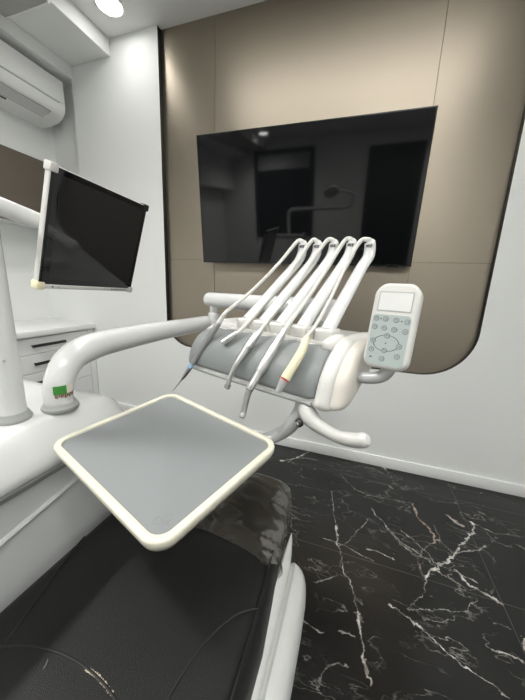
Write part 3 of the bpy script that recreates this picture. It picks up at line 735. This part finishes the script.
def disc(c, r, z0, z1, n=20): return prism([(c[0]+r*math.cos(2*PI*k/n), c[1]+r*math.sin(2*PI*k/n)) for k in range(n)], z0, z1, mtx=pm)
BT = [(167, 295), (228, 295), (295, 298), (362, 303), (157, 352), (218, 355), (282, 359), (350, 364), (238, 403), (148, 443), (312, 462), (220, 500), (137, 503), (300, 527), (205, 555)]
rb = random.Random(5)
for k, (bx, by) in enumerate(BT):
    c = fm(bx, by); r = .0043
    bt = link_mesh('button', disc(c, r, .0, .0013), M['button'], cp)
    b = ring_(c, r-.0003, r+.0003, .0, .0016)
    # simple pictogram: a few strokes per key
    for j in range(3):
        xa, ya = c[0]+rb.uniform(-.0016, .0012), c[1]+rb.uniform(-.0017, .0013)
        hz = rb.random() < .5
        box(xa, ya, .001, xa+(.002 if hz else .0005), ya+(.0005 if hz else .0022), .0016, mtx=pm, bm=b)
    link_mesh('pictogram', b, M['inkgrey'], bt)
for px_, py_ in ((197, 296), (328, 301)):
    c = fm(px_, py_); link_mesh('arrow_mark', prism([(c[0]-.0015, c[1]-.001), (c[0]+.0015, c[1]-.001), (c[0], c[1]+.0014)], 0, .0012, mtx=pm), M['ink'], cp)
c = fm(229, 453); link_mesh('centre_dot', disc(c, .0012, 0, .0012, 10), M['ink'], cp)
link_mesh('oval_ring', ring_(fm(230, 452), .0160, .0168, 0, .0012, 40, 1.28, .86), M['ink'], cp)
c = fm(133, 552)
link_mesh('tray_symbol', prism([(c[0]-.003, c[1]-.0012), (c[0]+.003, c[1]-.0012), (c[0]+.003, c[1]-.0004), (c[0]+.0014, c[1]-.0002), (c[0], c[1]+.0024), (c[0]-.0014, c[1]-.0002), (c[0]-.003, c[1]-.0004)], 0, .0012, mtx=pm), M['ink'], cp)

# ------------------------------------------------------------------ handpieces on their hoses
HOSE = [[(-0.049, 0.32, 0.362), (-0.067, 0.315, 0.354), (-0.082, 0.25, 0.292), (-0.11, 0.17, 0.213), (-0.122, 0.1, 0.166)],
        [(-0.001, 0.32, 0.36), (-0.018, 0.315, 0.351), (-0.044, 0.25, 0.263), (-0.054, 0.17, 0.191), (-0.049, 0.1, 0.145)],
        [(0.047, 0.32, 0.359), (0.031, 0.315, 0.349), (0.006, 0.25, 0.264), (-0.003, 0.17, 0.186), (0.001, 0.1, 0.142)],
        [(0.1, 0.32, 0.356), (0.086, 0.315, 0.346), (0.068, 0.25, 0.264), (0.059, 0.17, 0.184), (0.069, 0.1, 0.149)],
        [(0.144, 0.32, 0.356), (0.131, 0.315, 0.343), (0.124, 0.25, 0.274), (0.127, 0.17, 0.194), (0.131, 0.1, 0.139)]]
GR = 'dental handpieces hanging on the delivery head'
def hp_thing(name, label, tail): return thing(name, label, 'dental handpiece', H(*tail), GR)
def hose(t, k, end, r=.0048, tail=None):
    top = Vector(HOSE[k][0]); tip = Vector(ARMS[k][3])
    pts = [tip+Vector((.001, -.002, -.002)), tip+Vector((-.003, -.004, .008)), Vector(HOSE[k][1])+Vector((0, -.004, .001))] + [Vector(p) for p in HOSE[k][2:]] + [Vector(p) for p in end]
    link_mesh('hose', tube(catmull(HP(pts), 8), lerp_r([.006, .0066, .006]+[r]*(len(pts)-3), 8), 12), M['hose'], t)
def seg_tube(t, name, pts, r, m, n=5, seg=18): return link_mesh(name, tube(catmull(HP(pts), n), lerp_r(r, n), seg), m, t)
L3 = lambda a, c, k: tuple(a[i]+(c[i]-a[i])*k for i in range(3))
# scaler
a, c = (-.1125, .041, .133), (-.1645, -.0205, .004)
t = hp_thing('scaler_handpiece', 'slim grey steel scaler with pale blue band and needle tip, leftmost on the pad', a)
hose(t, 0, [L3(a, c, -.12), L3(a, c, .02)])
seg_tube(t, 'cuff', [L3(a, c, -.10), L3(a, c, .10)], [.0062, .0068], M['hose'])
seg_tube(t, 'grip', [L3(a, c, .10), L3(a, c, .14), L3(a, c, .6), L3(a, c, .96)], [.0066, .0078, .0080, .0066], M['steel_d'])
seg_tube(t, 'band', [L3(a, c, .955), L3(a, c, 1.03)], [.0072, .0068], M['blue'])
seg_tube(t, 'nose_cone', [L3(a, c, 1.02), (-.189, -.022, -.027), (-.202, -.023, -.041)], [.0066, .0046, .0026], M['steel_d'])
seg_tube(t, 'tip', [(-.202, -.023, -.041), (-.222, -.024, -.063), (-.241, -.025, -.0845)], [.0022, .0014, .0009], M['steel'])
# bare hose coupling
a, c = (-.046, .040, .1085), (-.0745, .008, .0775)
t = hp_thing('hose_coupling', 'short open steel tube end on the second hose, no tool fitted', a)
hose(t, 1, [L3(a, c, .0), L3(a, c, .2)])
seg_tube(t, 'coupling', [L3(a, c, .15), L3(a, c, .2), L3(a, c, .6), L3(a, c, 1.)], [.0060, .0072, .0074, .0076], M['steel'])
seg_tube(t, 'bore', [L3(a, c, .97), L3(a, c, 1.006)], [.0056, .0056], M['ink'])
# small high speed turbine
P3 = [(.019, .042, .119), (.0142, .030, .1055), (.0070, .0075, .078), (-.0030, -.0145, .044), (-.0110, -.0255, .0155), (-.0165, -.028, -.002), (-.018, -.0285, -.0125)]
t = hp_thing('turbine_handpiece', 'small bent steel turbine handpiece, third from the left on the pad', P3[0])
hose(t, 2, [P3[0], L3(P3[0], P3[1], .6)])
seg_tube(t, 'rear_sleeve', [P3[0], P3[1], P3[2]], [.0068, .0086, .0084], M['steel'])
seg_tube(t, 'joint_ring', [L3(P3[1], P3[2], .85), L3(P3[2], P3[3], .08)], [.0090, .0089], M['steel_d'])
seg_tube(t, 'neck', P3[2:], [.0084, .0074, .0062, .0054, .0056], M['steel'])
hx = (H(-.10, -.55, -.8)-H(0, 0, 0)).normalized(); hc = H(-.018, -.0285, -.0105)
link_mesh('head', lathe(hc-hx*.004, hx, [(0, .005), (.001, .0068), (.010, .0070), (.012, .006), (.013, .003)], 18), M['steel_d'], t)
# large contra angle
_a, _c, _e = Vector((.0812, .050, .127)), Vector((.0552, -.0350, .0025)), Vector((.0388, -.038, -.066))
P4 = [_a, _a.lerp(_c, .18), _a.lerp(_c, .34), _a.lerp(_c, .66), _c, _c.lerp(_e, .25)+Vector((-.001, -.001, 0)), _c.lerp(_e, .85), _e]
P4 = [tuple(p+Vector((0, -.004*k, -.003*k))) for p, k in zip(P4, (0, .6, 1, .8, 0, 0, 0, 0))]
t = hp_thing('contra_angle_handpiece', 'long steel contra-angle handpiece with thick grip, fourth from the left, hanging past the pad', P4[0])
hose(t, 3, [P4[0], L3(P4[0], P4[1], .5)], .0056)
seg_tube(t, 'rear_sleeve', [P4[0], P4[1], L3(P4[1], P4[2], .5)], [.0076, .0090, .0092], M['steel'])
seg_tube(t, 'grip', [L3(P4[1], P4[2], .45), P4[2], P4[3], L3(P4[3], P4[4], .15)], [.0096, .0114, .0112, .0096], M['satin'])
seg_tube(t, 'neck', [P4[3], L3(P4[3], P4[4], .5), P4[4], P4[5], P4[6]], [.0094, .0090, .0084, .0072, .0062], M['steel'])
seg_tube(t, 'joint_ring', [L3(P4[4], P4[5], -.08), L3(P4[4], P4[5], .12)], [.0092, .0088], M['steel_d'])
hx = (H(.0, -.6, -.75)-H(0, 0, 0)).normalized(); hc = H(.0393, -.038, -.062)
link_mesh('head', lathe(hc-hx*.006, hx, [(0, .006), (.001, .0075), (.011, .0078), (.014, .0066), (.015, .003)], 18), M['steel'], t)
# ivory air-water syringe handle
P5 = [(.1405, .046, .1195), (.1478, .010, .090), (.1365, -.0235, .041), (.1267, -.032, .0145)]
t = hp_thing('syringe_handpiece', 'yellowed ivory syringe handle with red ring and open grey nose, rightmost on the pad', P5[0])
hose(t, 4, [P5[0], L3(P5[0], P5[1], .3)], .0040)
seg_tube(t, 'grip', [P5[0], L3(P5[0], P5[1], .3), P5[1], P5[2]], [.0052, .0078, .0092, .0102], M['aged'])
seg_tube(t, 'ring', [L3(P5[2], P5[3], -.03), L3(P5[2], P5[3], .04)], [.0105, .0104], M['red'])
seg_tube(t, 'nose', [P5[2], L3(P5[2], P5[3], .25), P5[3]], [.0098, .0092, .0062], M['silver'])
seg_tube(t, 'bore', [L3(P5[2], P5[3], .97), L3(P5[2], P5[3], 1.01)], [.0048, .0048], M['ink'])

# ------------------------------------------------------------------ instrument tray
tx = Vector((.951, -.304, -.055)); ty = Vector((.34, .938, .083))
tm = frame(Vector((-.3315, .4246, .8811))+tx*.0045, tx, ty)
tr = thing('instrument_tray', 'square cream rimmed tray with grey mat held over the chair', 'tray', (-.3315, .4246, .855))
tw, th = .348, .284
def tring(ins, z, r): return [(x, y, z) for x, y in rrect(tw-2*ins, th-2*ins, max(r-ins, .004), 8)]
R_ = .034
rim = loft([tring(.040, -.026, R_), tring(.012, -.024, R_), tring(.004, -.020, R_), tring(.001, -.012, R_), tring(0, -.004, R_), tring(.0012, -.001, R_), tring(.004, 0, R_), tring(.010, 0, R_), tring(.0125, -.001, R_), tring(.0135, -.005, R_), tring(.0135, -.012, R_)], mtx=tm)
link_mesh('rim', rim, M['cream'], tr, smooth=50)
link_mesh('tray_mat', prism(rrect(tw-.0275, th-.0275, R_-.0137, 8), -.010, -.0045, .0012, tm), M['mat'], tr)
b = bmesh.new()
ring0 = [(.150, -.112), (.158, -.118), (.152, -.124)]
for (x, y), r in zip(((.128, -.098), (.137, -.108), (.121, -.109)), (.006, .005, .0055)):
    for k in range(18):
        a0, a1 = 2*PI*k/18, 2*PI*(k+.8)/18
        bb = tube([tm @ Vector((x+.012+r*math.cos(a), y-.002+r*math.sin(a), -.0044)) for a in (a0, a1)], .00032, 6); merge(b, bb)
link_mesh('embossed_mark', b, M['emboss'], tr)

# ------------------------------------------------------------------ dental chair
ch = thing('dental_chair', 'black leather dental chair with white side shell below the tray', 'dental chair', (-.345, .2, 0))
def taper(x, y):
    return (x-.045*max(0, min(1, (y-.40)/.40))*max(0, (x+.345)/.24), y)
def seat_outline(ins):
    x0, x1, y0, y1 = -.574+ins, -.100-ins, -.55+ins, .80-ins
    r = max(.075-ins*.6, .012)
    pts = []
    for (cx, cy, a0) in ((x1-r, y1-r, 0), (x0+r, y1-r, PI/2), (x0+r, y0+r, PI), (x1-r, y0+r, 1.5*PI)):
        for k in range(9):
            a = a0+PI/2*k/8; pts.append((cx+r*math.cos(a), cy+r*math.sin(a)))
    out = []
    for i, ((xa, ya), (xb, yb)) in enumerate(zip(pts, pts[1:]+pts[:1])):
        nn = 14 if i % 9 == 8 else 1
        for k in range(nn): out.append(taper(xa+(xb-xa)*k/nn, ya+(yb-ya)*k/nn))
    return out
def seat_z(ins, x, y):
    pr = [(0, .490), (.001, .530), (.004, .558), (.010, .578), (.020, .592), (.035, .599), (.06, .602), (.12, .603), (.3, .603)]
    for (a, za), (c, zc) in zip(pr, pr[1:]):
        if ins <= c: z = za+(zc-za)*(ins-a)/(c-a); break
    return z
rings = [[(x, y, .47) for x, y in seat_outline(.012)]]
for ins in (0, .001, .004, .007, .010, .014, .020, .027, .035, .045, .06, .09, .12, .16, .20, .225):
    rings.append([(x, y, seat_z(ins, x, y)) for x, y in seat_outline(ins)])
seat = link_mesh('seat_cushion', loft(rings), M['leather'], ch, smooth=60)
def seam(pts, r=.0022, m='seam', name='seam', z=.6025):
    return link_mesh(name, tube(catmull([(x, y, z) for x, y in pts], 8), r, 8), M[m], seat)
seam([(-.545, .400), (-.540, .372), (-.528, .325), (-.512, .28), (-.49, .214), (-.47, .15)])
seam([(-.56, .17), (-.52, .186), (-.486, .200), (-.445, .216), (-.392, .226), (-.33, .226), (-.271, .215), (-.22, .19), (-.18, .14)], .0024)
seam([(-.118, .396), (-.130, .390), (-.153, .371), (-.176, .335), (-.192, .290), (-.199, .242), (-.20, .19)])
seam([(-.128, .53), (-.124, .455), (-.121, .395), (-.118, .323), (-.116, .25), (-.116, .1)], .0018, 'seam', 'piping', .593)
# torn stretch of the front seam with foam showing
b = bmesh.new(); rt = random.Random(9)
pl = catmull([(-.335, .2255, .604), (-.312, .224, .604), (-.278, .217, .604)], 12)
for p in pl:
    for k in range(5):
        q = p+Vector((rt.uniform(-.002, .002), rt.uniform(-.0016, .0026), rt.uniform(-.0012, -.0002)))
        s = bmesh.new(); bmesh.ops.create_icosphere(s, subdivisions=1, radius=rt.uniform(.0007, .0016)); merge(b, s, Matrix.Translation(q) @ Matrix.Scale(.45, 4, (0, 0, 1)))
link_mesh('torn_foam', b, M['foam'], seat)
b = tube(catmull([(-.402, .2145, .6038), (-.398, .209, .604), (-.396, .203, .604)], 4), [.0004]+[.0009]*7+[.0003], 6); link_mesh('scratch', b, M['inkgrey'], seat)
# clear plastic sleeve over the foot end
def sleeve():
    bmx = bmesh.new(); nx, ny = 90, 60; rs = random.Random(3)
    def prof_x(t):   # across: from the left drop, over the top, down the right side
        return t
    path = [(-.5765, .47), (-.5765, .53), (-.5715, .575), (-.558, .597), (-.53, .6065), (-.40, .6085), (-.25, .608), (-.16, .606), (-.132, .601), (-.108, .588), (-.096, .568), (-.0925, .548), (-.091, .53)]
    path = catmull([(a, c, 0) for a, c in path], 7); L_ = [0]
    for a, c in zip(path, path[1:]): L_.append(L_[-1]+(c-a).length)
    def onp(t):
        d = t*L_[-1]
        for i in range(len(path)-1):
            if d <= L_[i+1]: return path[i].lerp(path[i+1], (d-L_[i])/(L_[i+1]-L_[i]+1e-9))
        return path[-1]
    rows = []
    for j in range(ny+1):
        row = []
        for i in range(nx+1):
            t = i/nx; p = onp(t); x, z = p.x, p.y
            ys = .505 + (-.04*max(0, (min(x, -.125)+.20)/.1)**1.5 if x > -.20 else 0) + 1.2*max(0, x+.125) + .004*math.sin(x*40) + .012*max(0, (-x-.45)/.12)
            ye = .812
            s = j/ny; y = ys+(ye-ys)*s
            # draw the far end down over the rounded tip of the cushion
            e = max(0, (s-.80)/.20); z2 = z-.10*e**2.2
            # corner pull-in
            if e > 0 and x > -.2: x -= .045*e**2*max(0, (x+.2)/.11)
            if e > 0 and x < -.5: x += .045*e**2*max(0, (-x-.5)/.078)
            side = max(0, min(1, (x+.150)/.03))
            wr = .0038*side*math.sin(y*150+3.2*math.sin(y*37)+1.5*math.sin(z*60))*(.5+.5*math.sin(y*61+1))+.0012*side*math.sin(y*340+1+z*40)
            up = .0022*(math.sin(x*31+y*47)+math.sin(x*57-y*23))*.5
            up2 = .013*math.exp(-((y-.705)/.035)**2)*math.exp(-((x+.22)/.10)**2)+.006*math.exp(-((y-.60)/.02)**2)*math.exp(-((x+.27)/.05)**2)
            xt = taper(x, y)[0]; row.append(bmx.verts.new((xt+wr, y, z2+max(-.001, up)*(1-side)+up2+wr*.6)))
        rows.append(row)
    for j in range(ny):
        for i in range(nx):
            fc = bmx.faces.new((rows[j][i], rows[j][i+1], rows[j+1][i+1], rows[j+1][i]))
            c = fc.calc_center_median()
            if i > nx*(.865+.035*math.sin(c.y*90+1.7*math.sin(c.y*41))) and (.5+.5*math.sin(c.y*150+3.2*math.sin(c.y*37)+c.z*75)) > .40+.30*math.sin(c.y*45+c.z*30) or (c.y > .785 and c.x > -.36): fc.material_index = 1
    return bmx
link_mesh('plastic_cover', sleeve(), [M['film'], M['film_edge']], ch, smooth=80)
# white side shell: a slim inner flange, a groove and a fuller outer body
def rr_(pr, c, y, k, lift, kx=None):
    kx = k if kx is None else kx
    return [(c[0]+(x-c[0])*kx, y, c[1]+(z-c[1])*k+lift) for x, z in pr]
fl = [(-.1150, .520), (-.1125, .5225), (-.1045, .5195), (-.0955, .5095), (-.0925, .504), (-.0915, .490), (-.0930, .36), (-.124, .36), (-.122, .50)]
ob = [(-.0935, .486), (-.0875, .489), (-.0815, .4985), (-.0760, .4985), (-.0660, .493), (-.0555, .481), (-.0470, .462), (-.0440, .43), (-.0475, .38), (-.062, .348), (-.120, .342), (-.120, .48)]
rings = [rr_(fl, (-.112, .515), y, k, 0, kx) for y, k, kx in ((-.5, .95, .95), (-.485, 1, 1), (.45, 1, 1), (.56, .97, .9), (.62, .80, .62), (.65, .45, .34), (.668, .08, .08))]
sh = loft(rings)
rings = [rr_(ob, (-.108, .455), y, k, 0) for y, k in ((-.5, .95), (-.485, 1), (.35, 1), (.48, 1), (.555, .965), (.585, .90), (.605, .78), (.615, .60), (.62, .35))]
loft(rings, bm=sh)
link_mesh('side_shell', sh, M['rail'], ch, smooth=35)
link_mesh('seat_frame', box(-.55, -.5, .40, -.125, .62, .485, .02, 3), M['greytrim'], ch)
b = loft([[(-.33+x*s, .05+y*s*1.25, z) for x, y in rrect(.30, .38, .06, 5)] for z, s in ((.05, 1.25), (.08, 1.1), (.16, .9), (.34, .85), (.41, 1.0))])
link_mesh('base_column', b, M['rail'], ch, smooth=50)
link_mesh('floor_plate', prism([(-.33+x, .05+y) for x, y in rrect(.36, .72, .08, 6)], 0, .052, .012), M['rail'], ch)

# ------------------------------------------------------------------ operating light behind the camera (mirrored in the television)
ol_ = thing('operating_light', 'white dental lamp on a bent arm behind the camera', 'dental lamp', (-1.0, -.45, .9))
b = tube(catmull([(-1.0, -.45, .9), (-1.0, -.45, 1.3), (-1.0, -.45, 1.60), (-.97, -.45, 1.66), (-.9, -.45, 1.675), (-.5, -.45, 1.675), (-.28, -.45, 1.672)], 6), .022, 18)
link_mesh('arm', b, M['white'], ol_)
b = tube(catmull([(-.28, -.45, 1.67), (-.19, -.45, 1.70), (-.16, -.45, 1.80), (-.22, -.45, 1.85), (-.45, -.45, 1.89)], 6), .014, 14)
link_mesh('lamp_handle', b, M['white'], ol_)
b = lathe((-.45, -.45, 1.88), (.2, .6, -.75), [(-.03, .03), (-.02, .07), (.0, .09), (.03, .095), (.035, .088)], 28); link_mesh('lamp_head', b, M['white_pl'], ol_)

# ------------------------------------------------------------------ camera
MR = ((0.94668774, -0.03989245, 0.31967314), (0.10693607, 0.97495277, -0.19501735), (-0.3038865, 0.21880512, 0.92724178))
right, down, fwd = [Vector((r[0], r[2], -r[1])) for r in MR]
cam = bpy.data.cameras.new('camera'); co = bpy.data.objects.new('camera', cam); COL.objects.link(co)
mtx = Matrix((right, -down, -fwd)).transposed().to_4x4(); mtx.translation = (0, 0, 1.186)
co.matrix_world = mtx
cam.sensor_fit = 'VERTICAL'; cam.sensor_height = 24; cam.sensor_width = 18; cam.lens = 286.765/700*24
cam.clip_start = .02; cam.clip_end = 30
SC.camera = co
# ------------------------------------------------------------------ world and colour
w = bpy.data.worlds.new('world'); SC.world = w; w.use_nodes = True
w.node_tree.nodes['Background'].inputs[0].default_value = (.05, .05, .05, 1)
SC.view_settings.view_transform = 'Standard'; SC.view_settings.look = 'None'
SC.view_settings.gamma = 1; SC.view_settings.use_curve_mapping = False
SC.view_settings.exposure = 0.85
